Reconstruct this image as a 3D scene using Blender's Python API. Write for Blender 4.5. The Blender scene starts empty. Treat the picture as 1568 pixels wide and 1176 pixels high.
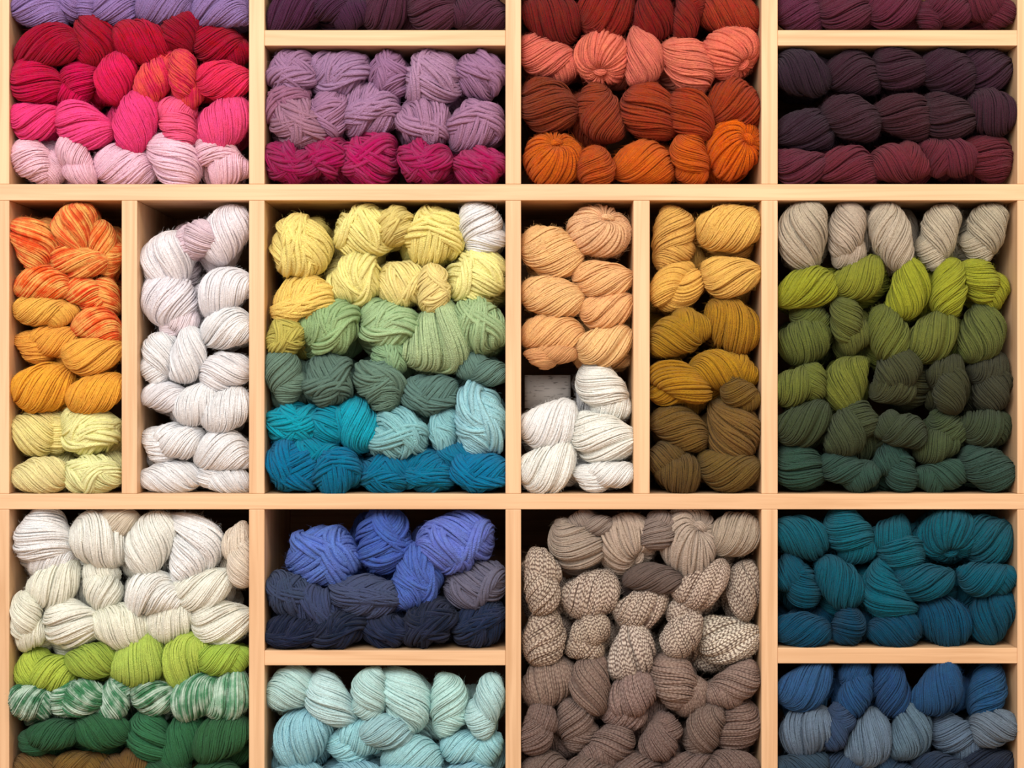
import bpy, math, random
import numpy as np
from mathutils import Matrix, Vector, Euler

random.seed(7)
rng = np.random.default_rng(11)
CX, CY = 784.0, 588.0          # photo centre in a 1568x1176 survey grid, 1 unit = 1 mm
BOTTOM = 1253.0
ZC = (BOTTOM - CY) / 1000.0    # camera height above floor
CAMD = 2.9
def WX(px): return (px - CX) / 1000.0
def WZ(py): return ZC + (CY - py) / 1000.0

scene = bpy.context.scene
coll = scene.collection

def s2l(c):
    return c / 12.92 if c <= 0.04045 else ((c + 0.055) / 1.055) ** 2.4
def hexlin(h):
    h = h.lstrip('#')
    return [s2l(int(h[i:i+2], 16) / 255.0) for i in (0, 2, 4)]

# ------------------------------------------------------------------ materials
def wood_mat(name, base, dark, rough=0.55):
    m = bpy.data.materials.new(name); m.use_nodes = True
    nt = m.node_tree; n = nt.nodes; l = nt.links
    b = n['Principled BSDF']
    tc = n.new('ShaderNodeTexCoord'); oi = n.new('ShaderNodeObjectInfo')
    add = n.new('ShaderNodeVectorMath'); add.operation = 'ADD'
    mul = n.new('ShaderNodeMath'); mul.operation = 'MULTIPLY'; mul.inputs[1].default_value = 37.0
    l.new(oi.outputs['Random'], mul.inputs[0])
    l.new(tc.outputs['Object'], add.inputs[0]); l.new(mul.outputs[0], add.inputs[1])
    mp = n.new('ShaderNodeMapping'); mp.inputs['Scale'].default_value = (2.0, 30, 60)
    l.new(add.outputs[0], mp.inputs['Vector'])
    nz = n.new('ShaderNodeTexNoise'); nz.inputs['Scale'].default_value = 1.6
    nz.inputs['Detail'].default_value = 6; nz.inputs['Distortion'].default_value = 0.6
    l.new(mp.outputs[0], nz.inputs['Vector'])
    nz2 = n.new('ShaderNodeTexNoise'); nz2.inputs['Scale'].default_value = 3.0
    l.new(add.outputs[0], nz2.inputs['Vector'])
    cr = n.new('ShaderNodeValToRGB')
    cr.color_ramp.elements[0].position = 0.3; cr.color_ramp.elements[0].color = (*hexlin(dark), 1)
    cr.color_ramp.elements[1].position = 0.62; cr.color_ramp.elements[1].color = (*hexlin(base), 1)
    l.new(nz.outputs['Fac'], cr.inputs['Fac'])
    hs = n.new('ShaderNodeHueSaturation')
    mr = n.new('ShaderNodeMapRange'); mr.inputs['To Min'].default_value = 0.86; mr.inputs['To Max'].default_value = 1.12
    l.new(nz2.outputs['Fac'], mr.inputs['Value']); l.new(mr.outputs[0], hs.inputs['Value'])
    l.new(cr.outputs['Color'], hs.inputs['Color'])
    l.new(hs.outputs['Color'], b.inputs['Base Color'])
    b.inputs['Roughness'].default_value = rough
    bp = n.new('ShaderNodeBump'); bp.inputs['Strength'].default_value = 0.12; bp.inputs['Distance'].default_value = 0.001
    l.new(nz.outputs['Fac'], bp.inputs['Height']); l.new(bp.outputs[0], b.inputs['Normal'])
    return m

MAT_WOOD = wood_mat('pine_wood', 'e3bb90', 'd0a478')
MAT_BACK = wood_mat('plywood_back', 'a5754c', '8a5c38', 0.7)

def yarn_mat():
    m = bpy.data.materials.new('wool_yarn'); m.use_nodes = True
    nt = m.node_tree; n = nt.nodes; l = nt.links
    b = n['Principled BSDF']
    oi = n.new('ShaderNodeObjectInfo')
    def oattr(nm):
        a = n.new('ShaderNodeAttribute'); a.attribute_type = 'OBJECT'; a.attribute_name = nm; return a
    def gattr(nm):
        a = n.new('ShaderNodeAttribute'); a.attribute_type = 'GEOMETRY'; a.attribute_name = nm; return a
    def math_(op, a, b_=None, c=None):
        x = n.new('ShaderNodeMath'); x.operation = op
        for i, v in enumerate((a, b_, c)):
            if v is None: continue
            if isinstance(v, (int, float)): x.inputs[i].default_value = v
            else: l.new(v, x.inputs[i])
        return x.outputs[0]
    c2 = oattr('dye_b'); amt = oattr('dye_amount'); marl = oattr('marl')
    st = gattr('strand'); al = gattr('along')
    tc = n.new('ShaderNodeTexCoord')
    off = n.new('ShaderNodeVectorMath'); off.operation = 'ADD'
    l.new(tc.outputs['Object'], off.inputs[0]); l.new(math_('MULTIPLY', oi.outputs['Random'], 50.0), off.inputs[1])
    nz = n.new('ShaderNodeTexNoise'); nz.inputs['Scale'].default_value = 3.6; nz.inputs['Detail'].default_value = 2
    l.new(off.outputs[0], nz.inputs['Vector'])
    mr = n.new('ShaderNodeMapRange'); mr.inputs['From Min'].default_value = 0.54; mr.inputs['From Max'].default_value = 0.88
    l.new(math_('MULTIPLY_ADD', st.outputs['Fac'], 0.42, nz.outputs['Fac']), mr.inputs['Value'])
    f1 = math_('MULTIPLY', mr.outputs[0], amt.outputs['Fac'])
    # marl: two plies of different colours spiralling along the strand
    fz = n.new('ShaderNodeTexNoise'); fz.inputs['Scale'].default_value = 7; fz.inputs['Detail'].default_value = 1
    l.new(off.outputs[0], fz.inputs['Vector'])
    freq = math_('MULTIPLY_ADD', st.outputs['Fac'], 22.0, 50.0)
    ph = math_('MULTIPLY', al.outputs['Fac'], freq)
    ph = math_('MULTIPLY_ADD', st.outputs['Fac'], 311.0, ph)
    ph = math_('MULTIPLY_ADD', fz.outputs['Fac'], 6.0, ph)
    sn = math_('SINE', ph)
    sr = n.new('ShaderNodeMapRange'); sr.inputs['From Min'].default_value = -0.6; sr.inputs['From Max'].default_value = 1.0
    l.new(sn, sr.inputs['Value'])
    f2 = math_('MULTIPLY', sr.outputs[0], marl.outputs['Fac'])
    fm = math_('MAXIMUM', f1, f2)
    mx = n.new('ShaderNodeMixRGB')
    l.new(fm, mx.inputs['Fac']); l.new(oi.outputs['Color'], mx.inputs['Color1']); l.new(c2.outputs['Color'], mx.inputs['Color2'])
    # heather: slight fibre-to-fibre and patch variation
    hz_ = n.new('ShaderNodeTexNoise'); hz_.inputs['Scale'].default_value = 20; hz_.inputs['Detail'].default_value = 4
    l.new(off.outputs[0], hz_.inputs['Vector'])
    hm = n.new('ShaderNodeMapRange'); hm.inputs['From Min'].default_value = 0.3; hm.inputs['From Max'].default_value = 0.7
    hm.inputs['To Min'].default_value = 0.94; hm.inputs['To Max'].default_value = 1.08
    l.new(hz_.outputs['Fac'], hm.inputs['Value'])
    pm = n.new('ShaderNodeMapRange'); pm.inputs['From Min'].default_value = 0.3; pm.inputs['From Max'].default_value = 0.7
    pm.inputs['To Min'].default_value = 0.95; pm.inputs['To Max'].default_value = 1.06
    l.new(nz.outputs['Fac'], pm.inputs['Value'])
    hs = n.new('ShaderNodeHueSaturation'); hs.inputs['Saturation'].default_value = 1.02
    v = math_('MULTIPLY_ADD', st.outputs['Fac'], 0.16, 0.92)
    l.new(math_('MULTIPLY', math_('MULTIPLY', v, hm.outputs[0]), pm.outputs[0]), hs.inputs['Value'])
    hue = n.new('ShaderNodeMapRange'); hue.inputs['To Min'].default_value = 0.490; hue.inputs['To Max'].default_value = 0.510
    l.new(fz.outputs['Fac'], hue.inputs['Value']); l.new(hue.outputs[0], hs.inputs['Hue'])
    l.new(mx.outputs[0], hs.inputs['Color'])
    l.new(hs.outputs['Color'], b.inputs['Base Color'])
    b.inputs['Roughness'].default_value = 1.0
    b.inputs['Specular IOR Level'].default_value = 0.08
    b.inputs['Sheen Weight'].default_value = 0.06
    b.inputs['Sheen Roughness'].default_value = 0.5
    nb = n.new('ShaderNodeTexNoise'); nb.inputs['Scale'].default_value = 60; nb.inputs['Detail'].default_value = 3
    l.new(tc.outputs['Object'], nb.inputs['Vector'])
    bp = n.new('ShaderNodeBump'); bp.inputs['Strength'].default_value = 0.6; bp.inputs['Distance'].default_value = 0.01
    l.new(nb.outputs['Fac'], bp.inputs['Height']); l.new(bp.outputs[0], b.inputs['Normal'])
    return m
MAT_YARN = yarn_mat()

# ------------------------------------------------------------------ skein meshes
class MB:
    def __init__(s): s.v=[]; s.f=[]; s.a=[]; s.l=[]; s.n=0; s.pts=[]; s.nrm=[]; s.M=np.eye(3); s.t=np.zeros(3)
    def xf(s,rotY,rotX,scale,t):
        c,q=math.cos(rotY),math.sin(rotY); Ry=np.array([[c,0,q],[0,1,0],[-q,0,c]])
        c,q=math.cos(rotX),math.sin(rotX); Rx=np.array([[1,0,0],[0,c,-q],[0,q,c]])
        s.M=Ry@Rx*scale; s.t=np.array(t,float)
    def tubes(s, P, N, r, K=6):
        S,T,_ = P.shape
        P=P@s.M.T+s.t; sc=np.cbrt(np.linalg.det(s.M)); N=(N@s.M.T)/sc; r=r*(0.5+0.5*sc)
        Tg = np.gradient(P, axis=1)
        Tg /= np.linalg.norm(Tg,axis=2,keepdims=True)+1e-9
        B = np.cross(Tg,N); B /= np.linalg.norm(B,axis=2,keepdims=True)+1e-9
        N2 = np.cross(B,Tg)
        ph = np.arange(K)*2*np.pi/K
        V = P[:,:,None,:] + r[:,:,None,None]*(np.cos(ph)[None,None,:,None]*N2[:,:,None,:]+np.sin(ph)[None,None,:,None]*B[:,:,None,:])
        seg = np.linalg.norm(np.diff(P,axis=1),axis=2)
        L = np.concatenate([np.zeros((S,1)),np.cumsum(seg,axis=1)],axis=1)
        s.v.append(V.reshape(-1,3))
        si,ti,ki = np.meshgrid(np.arange(S),np.arange(T-1),np.arange(K),indexing='ij')
        def idx(a,b,c): return s.n + a*T*K + b*K + (c%K)
        F = np.stack([idx(si,ti,ki),idx(si,ti,ki+1),idx(si,ti+1,ki+1),idx(si,ti+1,ki)],axis=-1).reshape(-1,4)
        s.f.append(F)
        s.a.append(np.repeat(rng.random(S),T*K))
        s.l.append(np.repeat(L.reshape(-1),K))
        s.n += S*T*K
        if K>3:
            s.pts.append((P+N2*r[...,None]*0.8).reshape(-1,3)); s.nrm.append(np.concatenate([N2,Tg],-1).reshape(-1,6))
    def grid(s, V):           # V (M,K,3) closed in K
        M,K,_=V.shape
        V=V@s.M.T+s.t
        s.v.append(V.reshape(-1,3))
        mi,ki=np.meshgrid(np.arange(M-1),np.arange(K),indexing='ij')
        F=np.stack([s.n+mi*K+ki, s.n+mi*K+(ki+1)%K, s.n+(mi+1)*K+(ki+1)%K, s.n+(mi+1)*K+ki],axis=-1).reshape(-1,4)
        s.f.append(F); s.a.append(np.full(M*K,0.2)); s.l.append(np.zeros(M*K)); s.n+=M*K
    def fuzz(s, count=620, length=0.08, rad=0.0019):
        s.M=np.eye(3); s.t=np.zeros(3)
        P=np.concatenate(s.pts); Q=np.concatenate(s.nrm)
        sel=rng.integers(0,len(P),count*2); sel=sel[P[sel,1]<0.15][:count]
        p=P[sel]; N=Q[sel,:3]; Tg=Q[sel,3:]; m=len(sel)
        side=np.cross(N,Tg)
        d=Tg*rng.choice([-1,1],(m,1))*rng.uniform(.4,1.2,(m,1))+side*rng.normal(0,.5,(m,1))
        ln=length*rng.uniform(.4,1.3,(m,1))
        t=np.linspace(0,1,5)
        lift=rng.uniform(.25,1.0,(m,1)); curl=rng.normal(0,.5,(m,1))
        C=np.stack([p+ln*(d*u+N*lift*u*(1.3-0.6*u)+side*curl*u*u) for u in t],1)
        Nn=np.repeat(side[:,None],5,1)
        s.tubes(C,Nn,rad*np.ones((m,5))*np.linspace(1,.4,5)[None],3)
    def build(s, name):
        Vb=np.concatenate(s.v); mn=Vb.min(0); mxx=Vb.max(0)
        s.fuzz()
        V=np.concatenate(s.v); F=np.concatenate(s.f)
        V=(V-(mn+mxx)/2)/(mxx-mn)
        me=bpy.data.meshes.new(name)
        me.vertices.add(len(V)); me.vertices.foreach_set('co',V.astype(np.float32).ravel())
        me.loops.add(F.size); me.loops.foreach_set('vertex_index',F.astype(np.int32).ravel())
        me.polygons.add(len(F)); me.polygons.foreach_set('loop_start',np.arange(0,F.size,4,dtype=np.int32))
        me.polygons.foreach_set('use_smooth',np.ones(len(F),dtype=bool))
        for nm,arr in (('strand',s.a),('along',s.l)):
            at=me.attributes.new(nm,'FLOAT','POINT'); at.data.foreach_set('value',np.concatenate(arr).astype(np.float32))
        me.update(calc_edges=True); me.validate()
        me.materials.append(MAT_YARN)
        return me

def lobe(mb, n=34, slant=0.45, bend=0.1, asym=0.15, sgn=1, full=0.95, crease=0.10, wobble=0.012, rough=1.0, top=0.35, cpos=None):
    """plump end of a twisted hank: strands wind diagonally round a tapering lobe"""
    a,b=0.66,0.5
    c1,c2,c3=rng.random(3)*6.28
    if cpos is None: cpos=rng.uniform(-0.45,0.45)
    def surf(s,th,off):
        sc=np.clip(s,-0.999,0.999)
        x=a*np.sin(sc*np.pi/2)
        rho=b*np.cos(sc*np.pi/2)**full
        q=s-slant*th*sgn/2.4                 # follows the lay of the strands
        rho=rho*(1+asym*s)*(1+0.035*rough*np.sin(10*q+c1)+0.022*rough*np.sin(24*q+c2))+off
        rho=rho*(1-crease*np.exp(-((q-cpos)/0.07)**2)-0.5*crease*np.exp(-((q-cpos-0.75)/0.06)**2))
        y=-rho*np.cos(th)
        z=rho*np.sin(th)
        z=z+bend*(1-np.cos(2.2*s))*1.2+0.04*np.sin(3*s+c3)
        y=y+0.2*np.abs(s)**2.0
        return np.stack([x,y,z],-1)
    ss=np.linspace(-0.99,0.99,44); th=np.linspace(-np.pi,np.pi,40,endpoint=False)
    S,TH=np.meshgrid(ss,th,indexing='ij'); mb.grid(surf(S,TH,-0.02))
    T=26; TH0=2.4
    for lay in range(2):
        nn=int(n*(1+slant)) if lay==0 else int(n*top)
        s0=np.linspace(-1-slant,1+slant,nn)+rng.normal(0,0.009,nn)
        if lay: s0=rng.uniform(-1,1,nn)
        kk=slant*sgn*(1+rng.normal(0,0.04 if lay==0 else 0.2,nn))
        lo=np.full(nn,-TH0); hi=np.full(nn,TH0); lim=0.965
        e1=(-lim-s0)/kk*TH0; e2=(lim-s0)/kk*TH0
        lo=np.maximum(lo,np.minimum(e1,e2)); hi=np.minimum(hi,np.maximum(e1,e2))
        ok=hi-lo>0.25
        s0,kk,lo,hi=s0[ok],kk[ok],lo[ok],hi[ok]; m=len(s0)
        t=np.linspace(0,1,T)[None,:]
        th=lo[:,None]+(hi-lo)[:,None]*t
        wob=wobble*np.sin(th*rng.uniform(1,3,(m,1))+rng.random((m,1))*6.28)
        s=np.clip(s0[:,None]+kk[:,None]*th/TH0+wob,-0.975,0.975)
        off=rng.uniform(-0.012,0.012,(m,1))+(0.012 if lay else 0)+0.006*np.sin(th*3+rng.random((m,1))*6.28)
        P=surf(s,th,off); N=P-surf(s,th,-0.2)
        N/=np.linalg.norm(N,axis=2,keepdims=True)+1e-9
        r=np.full(s.shape,1.75/n*0.56)*(0.5+0.5*np.cos(s*np.pi/2)**0.5)*rng.uniform(0.85,1.15,(m,1))
        mb.tubes(P,N,r,5)

def bundle(mb, P, R, n, twist, K=5, jit=0.0, thick=1.0):
    T=len(P); Tg=np.gradient(P,axis=0); Tg/=np.linalg.norm(Tg,axis=1,keepdims=True)
    N=np.zeros_like(P); ref=np.array([0.13,0.2,1.0]); 
    v=np.cross(Tg[0],ref); v/=np.linalg.norm(v)
    for i in range(T):
        v=v-Tg[i]*np.dot(v,Tg[i]); v/=np.linalg.norm(v); N[i]=v
    B=np.cross(Tg,N)
    ka=np.arange(14)*2*np.pi/14
    mb.grid(P[:,None]+(R*0.95)[:,None,None]*(np.cos(ka)[None,:,None]*N[:,None]+np.sin(ka)[None,:,None]*B[:,None]))
    t=np.linspace(-1,1,T)[None,:]
    phi=(np.arange(n)*2*np.pi/n)[:,None]+twist*t+rng.normal(0,1.0/n,(n,1))+jit*np.sin(t*rng.uniform(2,5,(n,1))+rng.random((n,1))*6.28)
    D=np.cos(phi)[...,None]*N[None]+np.sin(phi)[...,None]*B[None]
    cl=1+0.04*np.sin(3*phi+2*t)
    rr=R[None]*cl+ R.max()*0.04*rng.normal(0,1,(n,1))
    r=(R[None]*np.pi/n*1.08*thick)*rng.uniform(0.85,1.2,(n,1))
    mb.tubes(P[None]+rr[...,None]*D,D,r,K)

def loop_mesh(name, **k):
    mb=MB(); lobe(mb,**k); return mb.build(name)

def double_mesh(name, side=1, n=44, sgn=1, ang=0.9, sz=0.78):
    """front loop of the hank with the second ply curling out from behind it"""
    mb=MB()
    mb.xf(0.12*side,0,0.95,(-0.08*side,0,0.02))
    lobe(mb,n=n,slant=.8,bend=.06,asym=-.12*side,sgn=sgn,full=.92,crease=.12)
    mb.xf(-ang*side,0.1,sz,(0.34*side,0.10,-0.14))
    lobe(mb,n=int(n*.85),slant=.7,bend=-.08,asym=.1,sgn=sgn,full=.92,crease=.08)
    return mb.build(name)

def twist_mesh(name, omega=1.1, sgn=1, n=34, tw=1.6, bend=0.1):
    """two plies of the hank wrapped round each other"""
    mb=MB(); T=30; u=np.linspace(-1,1,T)
    for j in range(2):
        ang=sgn*omega*u+j*np.pi+0.35+ (0.9 if sgn>0 else -0.2)
        h=0.22*np.sqrt(np.clip(1-0.75*np.abs(u)**3,0,1))
        P=np.stack([0.60*u,-h*np.cos(ang)+0.2*np.abs(u)**2.5,h*np.sin(ang)+bend*(u*u-0.3)],-1)
        R=0.32*np.clip(1-np.abs(u)**2.6,0.0,1)**0.6+0.02
        bundle(mb,P,R,n,tw*sgn*1.5,jit=0.05)
    return mb.build(name)

def pom_mesh(name, n=66, tw=0.5, tilt=0.7, roll=0.5):
    """hank seen end on: strands fan out from a gathered point off centre"""
    mb=MB(); T=22
    ph0=rng.random(3)*6.28
    ct,st_=math.cos(tilt),math.sin(tilt); cr_,sr_=math.cos(roll),math.sin(roll)
    def rot(v):
        x,y,z=v[...,0],v[...,1],v[...,2]
        y,z=y*ct-z*st_, y*st_+z*ct
        x,z=x*cr_-z*sr_, x*sr_+z*cr_
        return np.stack([x,y,z],-1)
    def surf(t,phi,off):
        al=0.06+t*2.5
        rad=0.5*np.sin(al)**0.9*(1+0.05*np.sin(3*phi+ph0[0])+0.03*np.sin(5*phi+ph0[1]))+off
        y=-0.46*np.cos(al)+0.12*np.exp(-(al/0.35)**2)
        return rot(np.stack([rad*np.cos(phi),y-off,rad*np.sin(phi)],-1))
    tt=np.linspace(0,1,20); pa=np.arange(30)*2*np.pi/30
    A,Bp=np.meshgrid(tt,pa,indexing='ij'); mb.grid(surf(A,Bp,-0.012))
    for lay,m in ((0,n),(1,n//3)):
        p0=np.linspace(0,2*np.pi,m,endpoint=False)[:,None]+rng.normal(0,0.05,(m,1))
        t=np.linspace(0.0,1,T)[None,:]
        phi=p0+tw*t*(1+rng.normal(0,0.2,(m,1)))+0.05*np.sin(5*t+p0*7)
        off=rng.uniform(-0.010,0.012,(m,1))+0.010*lay+0*t
        P=surf(t+0*phi,phi,off); C=surf(t+0*phi,phi,off-0.2)
        N=P-C; N/=np.linalg.norm(N,axis=2,keepdims=True)+1e-9
        r=(0.004+0.5*np.sin(0.10+t*2.3)*np.pi/n*1.1)*rng.uniform(0.85,1.15,(m,1))
        mb.tubes(P,N,r,5)
    u=np.linspace(-1,1,12)
    Pk=rot(np.stack([0.11*u,-0.34-0.07*np.cos(u*1.4),0.05*u],-1))
    bundle(mb,Pk,0.05*np.sqrt(1-0.9*u**2),9,0.8)
    return mb.build(name)

def messy_mesh(name, n=16, k=3):
    """loosely knotted hank: puffy body with thick folds draped across it"""
    mb=MB()
    lobe(mb,n=30,slant=.8,bend=rng.uniform(-.1,.1),asym=rng.uniform(-.12,.12),sgn=rng.choice([-1,1]),full=.85,crease=.2,wobble=.035,rough=2.0,top=.8)
    T=26; th=np.linspace(-1.75,1.75,T)
    al0=rng.random()*3.14
    for j in range(k):
        al=al0+j*math.pi/k*0.7+rng.normal(0,.2); h=rng.uniform(-.5,.5)
        d=np.array([math.cos(al),0,math.sin(al)]); nn=np.array([-math.sin(al),0,math.cos(al)]); y=np.array([0,-1,0])
        hh=h+0.15*np.sin(2*th+j)
        q=np.sqrt(1-hh**2)[:,None]*(np.sin(th)[:,None]*d+np.cos(th)[:,None]*y)+hh[:,None]*nn
        P=q*np.array([.58,.41,.40])
        R=0.17*(1-0.25*(th/1.75)**2)*rng.uniform(.8,1.15)
        bundle(mb,P,R,n,rng.uniform(1.2,2.4)*rng.choice([-1,1]),jit=0.3,thick=1.0)
    return mb.build(name)

LIB={'a':[], 't':[], 'p':[], 'm':[], 'c':[]}
for i in range(12):
    LIB['a'].append(loop_mesh('hank_loop_%d'%i, n=34+i%3*3, slant=[.8,1.15,.95,1.3][i%4], bend=[.02,.12,-.08,.08][i%4], asym=[.18,-.14,.06,-.22][i%4], sgn=1 if i%4 else -1, full=[.9,1.0,.82][i%3], crease=[.14,.26,.1,.3][i%4]))
for i in range(6):
    LIB['a'].append(double_mesh('hank_double_%d'%i, side=1 if i%2 else -1, sgn=1 if i%3 else -1, ang=[.7,1.1,.9][i%3], sz=[.8,.7,.85][i%3], n=36))
for i in range(4):
    LIB['c'].append(loop_mesh('hank_curl_%d'%i, n=38, slant=.9, bend=[.2,-.2,.26,-.16][i], asym=[.2,-.2,-.15,.1][i], sgn=1, crease=.24))
LIB['c'].append(double_mesh('hank_curl_5',1,38,1,1.2,.85))
for i in range(6):
    LIB['t'].append(twist_mesh('hank_twist_%d'%i, omega=[.9,1.25,1.5][i%3], sgn=1 if i%2 else -1, tw=[1.4,1.9][i%2], bend=[.08,-.08,.02][i%3], n=28))
for i in range(4):
    LIB['p'].append(pom_mesh('hank_knot_%d'%i, tw=[.9,-.8,1.1,-.7][i], tilt=[.95,-.8,.85,1.1][i], roll=[.3,-.5,.9,-.2][i], n=54))
for i in range(8):
    LIB['m'].append(messy_mesh('hank_loose_%d'%i, k=2+i%2, n=13+i%3))

# ------------------------------------------------------------------ shelf
DEPTH=0.34
def parent_empty(name, loc=(0,0,0)):
    e=bpy.data.objects.new(name,None); e.location=loc; coll.objects.link(e); e.empty_display_size=0.05; return e
shelf=parent_empty('cubby_shelf_unit')
def board(name,x0,x1,y0,y1,z0,z1,vertical=False,mat=MAT_WOOD,bev=0.0012):
    dx,dy,dz=x1-x0,y1-y0,z1-z0
    L,H=(dz,dx) if vertical else (dx,dz)
    hx,hy,hz=L/2,dy/2,H/2
    vs=[(sx*hx,sy*hy,sz*hz) for sx in(-1,1) for sy in(-1,1) for sz in(-1,1)]
    fs=[(0,1,3,2),(4,6,7,5),(0,4,5,1),(2,3,7,6),(0,2,6,4),(1,5,7,3)]
    me=bpy.data.meshes.new(name); me.from_pydata(vs,[],fs); me.update(); me.materials.append(mat)
    o=bpy.data.objects.new(name,me); coll.objects.link(o)
    o.location=((x0+x1)/2,(y0+y1)/2,(z0+z1)/2)
    if vertical: o.rotation_euler=(0,math.pi/2,0)
    o.parent=shelf
    if bev:
        md=o.modifiers.new('bevel','BEVEL'); md.width=bev; md.segments=2
    return o
TOP=-191
XL,XR=-10,1584
hz=[(TOP,-167),(282,307),(756,780),(1229,BOTTOM)]
for i,(a,b) in enumerate(hz): board('shelf_board_%d'%(i+1),WX(XL),WX(XR),0,DEPTH,WZ(b),WZ(a))
vt=[(XL,14),(381,405),(774,798),(1166,1191),(1558,XR)]
c=0
for (x0,x1) in vt:
    for r in range(3):
        c+=1; board('upright_%d'%c,WX(x0),WX(x1),0.0006,DEPTH,WZ(hz[r+1][0]),WZ(hz[r][1]),True)
for (x0,x1) in ((186,210),(970,995)):
    c+=1; board('upright_%d'%c,WX(x0),WX(x1),0.0006,DEPTH,WZ(756),WZ(307),True)
for i,(x0,x1,a,b) in enumerate([(405,774,46,70),(1191,1558,46,70),(405,774,996,1019),(1191,1558,992,1016)]):
    board('inner_shelf_%d'%(i+1),WX(x0),WX(x1),0.0006,DEPTH,WZ(b),WZ(a))
board('back_panel',WX(XL),WX(XR),DEPTH,DEPTH+0.008,WZ(BOTTOM),WZ(TOP),False,MAT_BACK,0)

# room shell
def plain(name,col,rough=0.8,scale=8,amt=0.06):
    m=bpy.data.materials.new(name); m.use_nodes=True; n=m.node_tree.nodes; l=m.node_tree.links
    b=n['Principled BSDF']; nz=n.new('ShaderNodeTexNoise'); nz.inputs['Scale'].default_value=scale
    hs=n.new('ShaderNodeHueSaturation'); hs.inputs['Color'].default_value=(*hexlin(col),1)
    mr=n.new('ShaderNodeMapRange'); mr.inputs['To Min'].default_value=1-amt; mr.inputs['To Max'].default_value=1+amt
    l.new(nz.outputs['Fac'],mr.inputs['Value']); l.new(mr.outputs[0],hs.inputs['Value']); l.new(hs.outputs[0],b.inputs['Base Color'])
    b.inputs['Roughness'].default_value=rough; return m
def quad(name,pts,mat):
    me=bpy.data.meshes.new(name); me.from_pydata(pts,[],[(0,1,2,3)]); me.materials.append(mat)
    o=bpy.data.objects.new(name,me); coll.objects.link(o); return o
yw=DEPTH+0.012
quad('wall_back',[(-2.5,yw,0),(2.5,yw,0),(2.5,yw,2.6),(-2.5,yw,2.6)],plain('painted_plaster','e8ddcc'))
quad('floor',[(-2.5,-3.6,0),(2.5,-3.6,0),(2.5,yw,0),(-2.5,yw,0)],wood_mat('oak_floor','b98a5c','8c6238',0.4))

# ------------------------------------------------------------------ yarn layout
CUB=[]
def cub(name,box,txt,dye=('ffffff',0,0)): CUB.append((name,box,txt,dye))

cub('pink_and_red_yarn_skeins',(14,381,-167,282),"""
55 -110 85 60 0 a 7d6a9c;135 -112 85 60 0 a;215 -112 85 60 0 a;290 -110 80 60 0 a;345 -112 70 60 0 a
55 -48 85 62 0 a;135 -50 85 62 10 a;215 -48 85 62 0 a;290 -50 80 62 0 a;345 -48 70 62 0 a
48 10 85 62 -15 a 8a70a2;118 6 70 60 20 a;178 10 75 60 -10 a;250 8 85 60 10 a;335 10 90 62 0 a
68 70 105 62 8 a 94102c;148 62 80 66 90 a 9a0e2a;218 65 88 68 -8 a a81230;277 48 62 62 90 a 920d28;338 72 90 70 -12 a 960d2a
47 128 80 66 -30 a bc1a46;116 130 72 66 80 a c61c50;177 118 80 60 75 a d22654;236 113 88 58 60 a da3258 v;284 122 88 50 92 a d42a54 v;343 124 82 58 0 a da345a
52 188 74 56 -5 a e6427c;127 192 90 66 -18 a ea4a84;208 184 98 64 78 a e8447e;273 185 82 66 -50 a ee5e86;344 187 92 68 55 a ea5284
53 246 86 66 -38 a f8becd;115 246 84 52 -55 a f6b8c7;190 254 92 66 -3 a f7b8c9;265 245 92 70 -45 a f8bcca;336 247 90 66 -32 c f8beca
""",('ea7048',.5,0))
cub('dark_plum_yarn_skeins',(405,774,-167,46),"""
445 -40 85 60 0 a 45223c;525 -42 85 60 0 a;600 -40 85 60 0 a;670 -42 85 60 0 a;735 -40 80 60 0 a
440 15 85 62 20 a 46203c;518 16 92 60 0 a 402038;592 18 80 60 30 a 482234;662 16 80 64 -10 a 4c2636;732 18 85 60 0 a 482434
""")
cub('mauve_yarn_skeins',(405,774,70,282),"""
443 112 80 72 0 m 9a7494;522 106 95 70 5 m a07ea0;596 112 70 62 90 m 987092;660 122 92 90 30 m a8829e;738 116 76 74 10 m 9c7496
428 160 75 62 60 m 9c6882;458 190 90 76 -40 m a07488;504 175 74 60 90 m a47a98;566 167 92 88 10 m a27c9a;650 186 86 82 -20 m a47c98;728 190 90 76 20 m a47a98
436 250 82 68 -20 m 9c1850;493 240 82 74 10 m a21a54;568 246 92 84 30 m aa1a58;650 248 82 70 -10 m a01852;735 256 82 60 10 m a61a54
""",('70506c',.3,0))
cub('rust_and_orange_yarn_skeins',(798,1166,-167,282),"""
840 -100 88 64 0 a 7a1c1c;925 -102 88 64 0 a;1010 -100 88 64 0 a;1085 -102 80 64 0 a;1130 -100 70 64 0 a
840 -40 88 64 0 a 7a1c1c;925 -42 88 64 0 a;1010 -40 88 64 0 a;1085 -42 80 64 0 a;1130 -40 70 64 0 a
845 28 92 74 -20 a 681a16;932 22 88 78 20 a 762018;1003 24 78 60 80 a 701814;1056 20 86 52 88 a 761e16;1120 22 92 66 -8 a 903220
840 92 96 68 -12 a cc6a5a;922 86 82 80 0 p d06e5a;988 86 86 58 88 a cc6e5e;1056 98 92 70 -48 a d2745e;1119 82 88 78 20 p ce6a56
836 163 90 78 -25 a 78321c;914 172 92 74 -80 a 84361e;993 172 94 80 -55 a 8c361c;1057 174 86 66 -60 a 90361a;1123 160 80 76 10 a 8e361a
847 242 86 84 20 p ba5a20;912 257 60 58 80 a ae4e1e;987 248 94 66 -4 a c05c22;1057 245 80 60 -62 a be581e;1128 228 92 82 60 p c85c1e
""")
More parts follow.
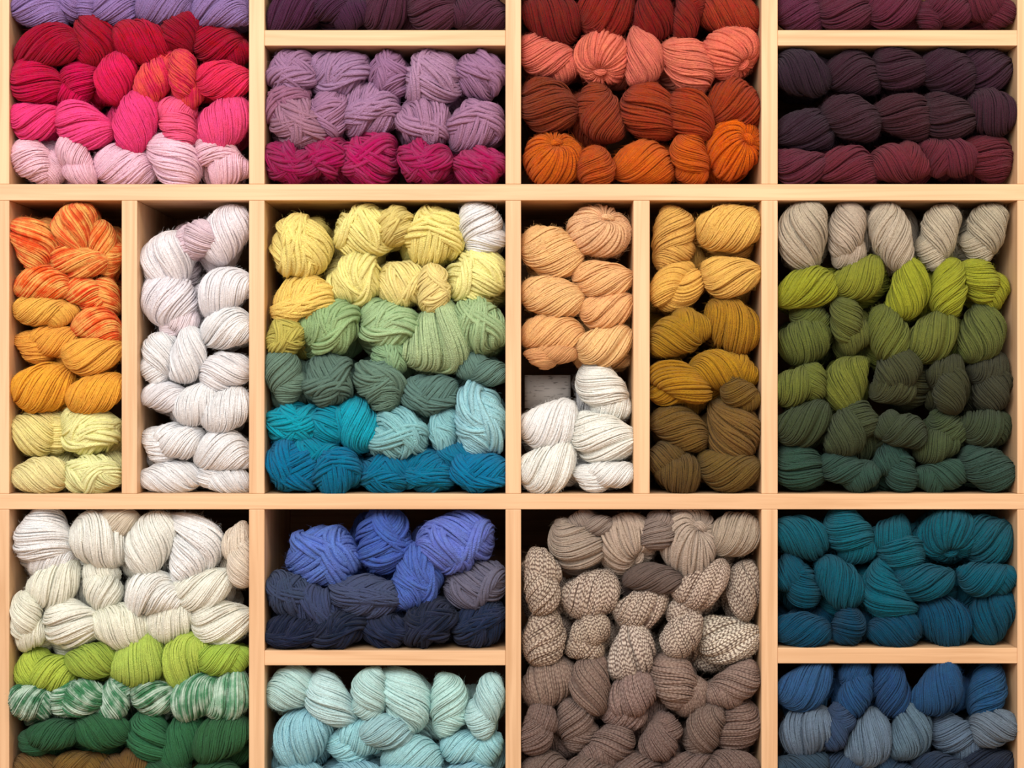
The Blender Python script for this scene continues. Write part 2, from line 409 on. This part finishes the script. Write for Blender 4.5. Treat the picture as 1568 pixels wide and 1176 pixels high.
cub('dark_wine_yarn_skeins',(1191,1558,-167,46),"""
1232 -40 85 60 0 a 4a2030;1305 -42 85 60 0 a;1380 -40 85 60 0 a;1450 -42 85 60 0 a;1520 -40 80 60 0 a
1224 18 76 58 -15 a 54243a;1296 20 88 56 -8 a 502232;1372 14 84 56 10 a 562234;1446 18 84 54 -8 a 522030;1520 14 80 54 -8 a 58202e
""")
cub('aubergine_yarn_skeins',(1191,1558,70,282),"""
1230 112 88 66 -15 a 2c1c28;1305 108 88 64 -12 a 341c28;1380 108 86 62 -20 a 361c28;1452 106 86 66 -15 a 321a28;1522 104 80 68 -8 a 341c2a
1232 198 92 62 -4 a 2e1c28;1305 180 90 64 -20 a 361e28;1386 175 90 66 -22 a 3c1e26;1453 182 86 66 -25 a 361e26;1522 172 76 66 -30 a 3a1e2a
1226 258 82 54 -8 a 582432;1298 252 90 58 -8 a 5e2430;1380 248 90 64 -14 a 642630;1453 240 88 62 -25 a 5c2430;1522 238 84 66 -30 a 5c222c
""")
cub('orange_and_yellow_yarn_skeins',(17,186,307,756),"""
50 370 84 62 115 a ea5830 v;113 342 74 62 90 a ec6438 v;118 402 90 52 -12 a ec6034 v;161 382 86 48 95 a ec6834 v
60 432 88 54 0 a ec5c2a v;145 447 84 60 -22 a ec582e v;150 496 76 54 -15 a ec5c30 v
70 477 94 48 4 a ecac52;64 530 98 60 0 a e6a44a;143 546 90 54 4 a eaa84c
62 594 96 70 22 a e4a23c;146 603 88 58 22 a e6a644
60 665 88 76 20 a ecdf94;138 662 92 76 -10 m f0e2a0;60 728 86 54 0 a eee2a2;142 726 88 60 0 m f0e4a6
""",('fab868',1.0,0))
cub('blush_white_yarn_skeins',(210,381,307,756),"""
300 366 70 60 40 a e2cad2;258 400 92 78 80 a f2e0e2;258 456 88 80 -70 a f0e0e4;343 360 92 68 70 a f2e2e6;340 444 90 64 35 a f2e2e4;275 496 60 46 10 a eadade
241 548 80 58 88 a f6eaec;290 546 84 54 72 a f8edef;343 502 82 60 10 a f6eaec;345 568 78 58 22 a f7eaec
252 607 74 46 0 a f2e8ea;302 620 76 58 40 a f6eaed;346 628 80 62 42 a f9eeef
258 682 94 66 -4 a fcf8fa;340 688 86 64 0 a fcf8fa;258 731 94 48 0 a fcf9fc;340 732 84 46 0 a fcf8fa
""")
cub('yellow_green_and_teal_yarn_skeins',(405,774,307,756),"""
462 378 96 92 80 m e2d07e;556 356 92 82 10 m ead88c;606 345 60 62 90 m d6c67a;664 360 92 88 20 m ecda88;738 352 82 74 80 a fcfcfa
464 462 98 80 10 m e8c66c;548 426 88 78 60 m ecda8e;618 436 78 72 0 m eada90;664 442 74 50 90 m e8d88e;736 424 96 84 30 m eee098;437 515 66 56 40 m b8ae5a
510 500 92 82 30 m 92b07c;598 500 94 78 -10 m 9ab68a;596 545 56 56 90 m 8eae84;672 525 116 98 50 c a2ba8c;746 500 92 78 -40 m 9ab486
437 578 84 60 90 a 66806f;505 582 82 78 60 m 587266;580 584 84 72 -40 m 627e6f;657 606 86 62 0 m 5a7872;738 565 76 50 0 a 5e7c72
450 650 92 70 0 m 1a98ac;505 650 60 60 40 m 1690a6;545 650 82 66 -60 a 1e9eb4;608 664 92 80 10 m 84b8be;678 662 74 46 90 m 8abec4;741 640 116 82 -80 m 90c0c6
445 724 88 78 -30 m 106a90;515 722 76 70 40 m 0e688c;588 728 84 62 0 m 0e688c;652 730 88 66 -10 m 0e6c90;735 724 90 62 -8 m 0e6c94;480 690 80 44 0 m 107e9a;700 700 60 44 0 m 167292
""",('ffffff',.0,0))
cub('peach_and_cream_yarn_skeins',(798,970,307,756),"""
918 353 94 78 0 p e2b488;846 387 94 74 -18 a eebc82;922 430 90 56 -4 a eab67e;845 455 94 62 -8 a eeb87e;929 478 82 54 6 a ecb67e
845 511 94 62 4 a ecb67c;928 530 88 60 12 a f0ba82;843 545 78 36 0 a ce9c6a
925 601 98 72 -42 a f7ede4;844 655 92 72 22 a f9ebe4;922 673 98 74 -22 a f9ede2;842 720 92 70 28 a f9ede4;924 735 90 50 0 a f8ebe0
""")
cub('gold_and_bronze_yarn_skeins',(995,1166,307,756),"""
1034 367 94 70 72 a d6aa5c;1116 350 96 70 12 a dcb060;1036 440 84 66 38 t d8a856;1118 426 88 60 -6 a daac5c
1044 508 98 68 10 a a07824;1125 500 92 74 -40 a 9c7022;1135 605 64 50 -20 a 6e5422;1040 588 96 64 -6 t a07422;1116 564 106 66 -12 a a67a22
1040 655 90 62 -22 a 6a5024;1127 660 98 82 -70 a 6e522a;1034 715 86 72 -30 a 5c4824;1116 722 94 62 -8 a 644e26
""")
cub('olive_green_yarn_skeins',(1191,1558,307,756),"""
1230 360 102 72 95 a aea28e;1300 358 98 62 80 a b0a492;1365 362 104 60 105 a b4a896;1436 360 98 62 82 a b4aa94;1508 356 90 64 84 a aca28c
1237 442 92 60 20 a 8a8e2a;1318 430 84 58 28 a 82862e;1394 445 92 60 70 a 8e922c;1453 440 88 54 86 a 94982e;1512 435 88 66 -58 a 94982e
1235 512 92 78 45 a 58602c;1305 500 88 60 100 a 5c622e;1360 510 84 60 -68 a 5e662c;1430 516 92 66 38 a 646c30;1505 510 90 68 75 a 5c6432
1228 592 84 68 40 a 60662c;1295 586 90 66 70 c 686e2c;1378 580 88 76 60 a 3e4028;1450 585 88 62 80 a 3c3e28;1516 584 90 66 75 a 383a2a
1232 650 88 62 22 a 38422a;1308 655 94 72 70 c 3c462e;1378 658 78 56 0 a 36402c;1440 668 92 68 28 a 3e4a2e;1516 655 80 64 20 a 38442e
1225 718 80 68 -35 a 2a4438;1300 725 90 58 -8 a 2e483e;1370 720 80 60 -70 a 2c483e;1440 732 84 52 0 a 2e4a3e;1516 718 86 62 -22 a 30483e
""",('c8b848',.25,0))
cub('cream_and_green_yarn_skeins',(14,381,780,1229),"""
66 834 98 94 -50 a f4ede4;155 828 92 78 -30 a f4ece0;230 832 98 70 75 a f5eee2;298 836 108 88 100 c f6f0e2;362 850 96 50 90 a dccfbc;180 800 60 44 0 a d6c8b4
85 895 86 66 38 a f3efda;155 893 80 60 -55 a f1edd8;232 910 92 74 20 c f5efde;312 905 90 60 14 a f3eedc
42 955 90 58 85 a f1efd8;108 956 88 70 -25 a f3efda;183 958 88 66 -22 a f3efd8;262 948 86 68 40 a f3efd4;338 956 90 68 -10 a f5efd8
62 1026 94 70 12 a aabe4e;140 1012 80 52 0 a 9eb64c;214 1014 90 72 45 a acc25c;280 1012 90 64 62 a b0c65a;343 1010 80 52 10 a a2c050
48 1076 70 58 10 a 3c7852 v;114 1070 82 60 28 a 428058 v;178 1068 74 52 80 a 44845c v;236 1068 70 52 0 a 427c54 v;298 1068 84 62 48 a 4c8a62 v;356 1068 82 64 42 a 64a07a v
74 1130 92 52 8 a 2c583a;158 1120 84 54 -8 a 2e5e3c;228 1130 84 64 -70 a 326846;277 1136 94 58 68 a 326844;336 1130 92 66 38 a 305c3a
60 1175 76 44 0 a 745830;125 1172 84 48 10 a 7a5e30;190 1174 80 48 0 a 70542e;250 1182 80 48 0 a 2c5638;330 1186 80 48 0 a 2c5638;70 1210 90 40 0 a 6e5028;160 1212 90 40 0 a;250 1212 90 40 0 a;330 1212 90 40 0 a
""",('dcf0e0',.75,0))
cub('blue_and_navy_yarn_skeins',(405,774,780,996),"""
497 852 110 98 -20 m 5c78c4;588 830 100 84 85 m 4a68b8;700 830 116 90 15 m 6a7ccc;640 880 106 76 80 m 526ebe
446 912 84 66 -20 m 38445f;484 930 86 66 -30 m 3a4668;560 915 110 66 -10 m 424c6a;728 897 96 72 20 m 6a687a
445 970 86 56 0 m 141e36;520 968 92 62 10 m 131e34;590 972 80 54 0 m 16223c;655 966 90 70 30 m 131d32;738 964 86 70 20 m 16243e
""",('383c58',.3,0))
cub('pale_aqua_yarn_skeins',(405,774,1019,1229),"""
440 1054 76 62 20 a b6d6d4;504 1076 92 62 -55 a bedfdc;565 1066 78 58 -80 a b6d8d4;622 1075 104 74 -75 c badedb;690 1082 92 62 80 a b6dcd8;742 1082 96 56 85 a b6dadb
460 1134 100 78 70 a 90c2cd;550 1138 98 78 20 a 98c8ce;632 1156 90 56 0 a 9cccd0;722 1148 92 62 12 a 98c8ce;590 1120 80 50 0 a a0cace
450 1195 92 56 0 a 88b8c4;540 1195 92 56 0 a;630 1196 92 56 0 a;720 1195 92 56 0 a
""")
cub('taupe_and_brown_yarn_skeins',(798,1166,780,1229),"""
883 838 86 70 -30 a a69688;958 832 92 86 60 p ac9a8a;1055 832 104 88 85 p ae9e8e;1128 818 80 66 20 a a69686;1012 812 60 60 80 a 8e7e74;1000 886 90 46 0 a 685852;905 800 70 40 0 a 94867a
830 890 98 58 105 a ccbcaa b;906 912 88 70 30 a cabaa8 b;1078 898 92 56 32 a cabaa8 b;1138 904 88 48 88 a c4b4a4 b
834 975 88 62 78 a c8b8a6 b;904 978 80 64 50 a cabaa8 b;985 932 86 58 25 a ccbcaa b;1044 962 90 62 62 a c8b8a8 b;1118 982 96 70 -8 a e0d4c4 b;970 1000 94 64 66 a d0c2b2 b
840 1045 88 72 55 a 927f72 h;902 1050 86 62 88 a 8a766b h;1040 1046 98 78 -65 a 927f72 h;1124 1053 90 60 25 a 927f74 h;968 1078 98 76 52 a 907b72 h
825 1116 78 56 88 a 826f66 h;884 1112 80 62 85 a 826f66 h;932 1146 86 64 22 a 806d64 h;1014 1130 72 60 75 a 806c64 h;1076 1122 88 60 82 a 826f66 h;1134 1114 80 64 62 a 847066 h
830 1180 80 58 0 a 78665e h;900 1186 80 56 10 a 78665e h;975 1184 84 60 0 a 78665e h;1055 1184 80 60 0 a 78665e h;1130 1180 80 60 0 a 78665e h;840 1212 90 36 0 a;930 1212 90 36 0 a;1020 1212 90 36 0 a;1110 1212 90 36 0 a
""",('5c4036',0,.85))
cub('teal_yarn_skeins',(1191,1558,780,992),"""
1228 822 86 62 -10 a 0f5262;1303 822 90 72 -38 a 105868;1376 832 92 76 -35 c 0f5666;1452 815 90 76 15 p 0f5260;1520 826 80 78 10 a 0f4e5e
1218 892 88 64 -65 a 0c4c60;1285 892 86 62 -45 a 0c5264;1354 908 94 66 -60 c 0c5668;1418 890 90 54 4 a 0c5062;1514 888 86 56 8 a 0a5064
1228 966 84 52 0 a 09405a;1300 964 58 56 50 a 093a54;1370 964 80 56 0 a 09405a;1445 952 88 72 -22 a 0b425c;1518 948 86 64 80 a 09445a
""")
cub('denim_blue_yarn_skeins',(1191,1558,1016,1229),"""
1237 1052 92 62 30 a 2b5078;1308 1054 86 56 70 a 244a74;1364 1054 86 54 -75 a 22446c;1440 1054 92 62 55 a 244a72;1512 1052 88 56 70 a 224c74
1235 1122 86 74 60 a 647688;1335 1132 88 62 62 a 607486;1397 1116 92 58 78 a 587082;1465 1130 84 66 -20 a 56697c;1525 1112 72 58 20 a 667684;1285 1115 70 50 80 a 344866
1222 1182 82 58 0 a 304354;1290 1180 80 58 20 a 32465e;1365 1184 80 60 0 a 283e56;1440 1182 80 58 0 a 243348;1515 1176 86 62 0 a 1e283a;1240 1212 90 36 0 a;1330 1212 90 36 0 a;1420 1212 90 36 0 a;1510 1212 90 36 0 a
""")

GAIN=1.15
def jitter_col(h):
    c=hexlin(h); k=random.uniform(0.95,1.06)*GAIN
    return [min(0.93,x*k*random.uniform(0.98,1.02)) for x in c]

def add_skein(parent,idx,x,y,L,W,ang,ty,col,depth,box,dye,flag,back=False):
    me=random.choice(LIB[ty])
    grow=1.10
    L*=grow; W*=grow
    D=0.92*min(L,W)+6
    f=(CAMD+depth)/CAMD
    wx=(x-CX)*f; wz=(CY-y)*f
    a=math.radians(ang)
    ex=math.sqrt((L/2*math.cos(a))**2+(W/2*math.sin(a))**2)*0.97
    ez=math.sqrt((L/2*math.sin(a))**2+(W/2*math.cos(a))**2)*0.97
    al=0 if back else 5
    x0,x1=box[0]-CX-al,box[1]-CX+al; z0,z1=CY-box[3]-al*.6,CY-box[2]
    s=min(1,(x1-x0)/(2*ex),(z1-z0)/(2*ez)); 
    if s<1: L*=s;W*=s;ex*=s;ez*=s
    wx=min(max(wx,x0+ex),x1-ex); wz=min(max(wz,z0+ez),z1-ez)
    o=bpy.data.objects.new('skein_%d'%idx,me); coll.objects.link(o); o.parent=parent
    flip=random.random()<0.35
    R=Matrix.Rotation(-a,4,'Y')@Matrix.Rotation(math.radians(random.uniform(-12,12)),4,'Z')@Matrix.Rotation(math.radians(random.uniform(-14,14)),4,'X')
    if flip: R=R@Matrix.Rotation(math.pi,4,'Y')
    S=Matrix.Diagonal((L/1000,D/1000,W/1000,1))
    o.matrix_local=Matrix.Translation((wx/1000,depth,ZC+wz/1000))@R@S
    o.color=(*col,1)
    o['dye_b']=hexlin(dye[0]); 
    o['dye_amount']=float(dye[1] if flag in('v','m') else 0.0)
    o['marl']=float(dye[2] if flag=='b' else (dye[2]*0.55 if flag=='h' else 0.0))

for name,box,txt,dye in CUB:
    e=parent_empty(name)
    col='808080'; idx=0
    items=[]
    for it in txt.replace('\n',';').split(';'):
        p=it.split()
        if not p: continue
        x,y,L,W,a=map(float,p[:5]); ty=p[5]; flag=''
        if len(p)>6 and len(p[6])==6: col=p[6]
        if p[-1] in('v','b','h'): flag=p[-1]
        elif ty=='m' and dye[1]>0 and not name.startswith('orange'): flag='m'
        items.append((x,y,L,W,a,ty,col,flag))
    for (x,y,L,W,a,ty,c,flag) in items:
        m=min(L,W)
        depth=-0.008+0.5*m/1000+random.uniform(-0.008,0.012)
        if m<50: depth+=0.012
        idx+=1; add_skein(e,idx,x,y,L,W,a,ty,jitter_col(c),depth,box,dye,flag)
        if name.startswith('peach') and 520<y<620 and x<880: continue
        for k in (1,2):
            idx+=1
            add_skein(e,idx,x+random.uniform(-14,14),y+random.uniform(2,16),L*0.95,W,a+random.uniform(-25,25),'a',jitter_col(c),depth+0.05*k,box,dye,flag,True)

# paper yarn label lying in the gap of the peach cubby
lab=bpy.data.materials.new('printed_paper'); lab.use_nodes=True
n=lab.node_tree.nodes; l=lab.node_tree.links; b=n['Principled BSDF']
tc=n.new('ShaderNodeTexCoord'); mp=n.new('ShaderNodeMapping'); mp.inputs['Scale'].default_value=(60,1,320)
l.new(tc.outputs['Object'],mp.inputs[0]); nz=n.new('ShaderNodeTexNoise'); nz.inputs['Scale'].default_value=1; l.new(mp.outputs[0],nz.inputs['Vector'])
cr=n.new('ShaderNodeValToRGB'); cr.color_ramp.elements[0].position=.36; cr.color_ramp.elements[0].color=(.10,.09,.08,1); cr.color_ramp.elements[1].position=.42; cr.color_ramp.elements[1].color=(.24,.22,.20,1)
l.new(nz.outputs['Fac'],cr.inputs[0]); l.new(cr.outputs[0],b.inputs['Base Color']); b.inputs['Roughness'].default_value=.8
vs=[];fs=[]
for i in range(13):
    t=i/12; xx=-0.036+0.072*t; yy=0.010*math.cos((t-.5)*2.6)
    vs+=[(xx,-yy,-0.026),(xx,-yy+0.006,0.026)]
for i in range(12): fs.append((2*i,2*i+2,2*i+3,2*i+1))
me=bpy.data.meshes.new('paper_yarn_label'); me.from_pydata(vs,[],fs); me.materials.append(lab)
for p in me.polygons: p.use_smooth=True
o=bpy.data.objects.new('paper_yarn_label',me); coll.objects.link(o); o.location=(WX(840),0.075,WZ(600))
sm=o.modifiers.new('s','SOLIDIFY'); sm.thickness=0.0006

# ------------------------------------------------------------------ lights, world, camera
def area(name,loc,target,size,sy,power,col):
    d=bpy.data.lights.new(name,'AREA'); d.shape='RECTANGLE'; d.size=size; d.size_y=sy; d.energy=power; d.color=col
    o=bpy.data.objects.new(name,d); coll.objects.link(o); o.location=loc
    o.rotation_euler=(Vector(target)-Vector(loc)).to_track_quat('-Z','Y').to_euler()
area('window_light',(-0.7,-2.9,2.1),(0,0,0.65),2.4,1.6,106,(1.0,0.98,0.965))
area('warm_shop_lamp',(1.2,-1.7,2.3),(0.3,0,0.7),0.6,0.6,19,(1.0,0.78,0.54))
w=bpy.data.worlds.new('World'); scene.world=w; w.use_nodes=True
w.node_tree.nodes['Background'].inputs[0].default_value=(1.0,0.955,0.955,1); w.node_tree.nodes['Background'].inputs[1].default_value=0.6

cd=bpy.data.cameras.new('camera'); cam=bpy.data.objects.new('camera',cd); coll.objects.link(cam)
cam.location=(0,-CAMD,ZC); cam.rotation_euler=(math.pi/2,0,0)
cd.sensor_width=36; cd.lens=36*CAMD/1.568
scene.camera=cam
scene.view_settings.view_transform='Standard'
scene.view_settings.look='None'
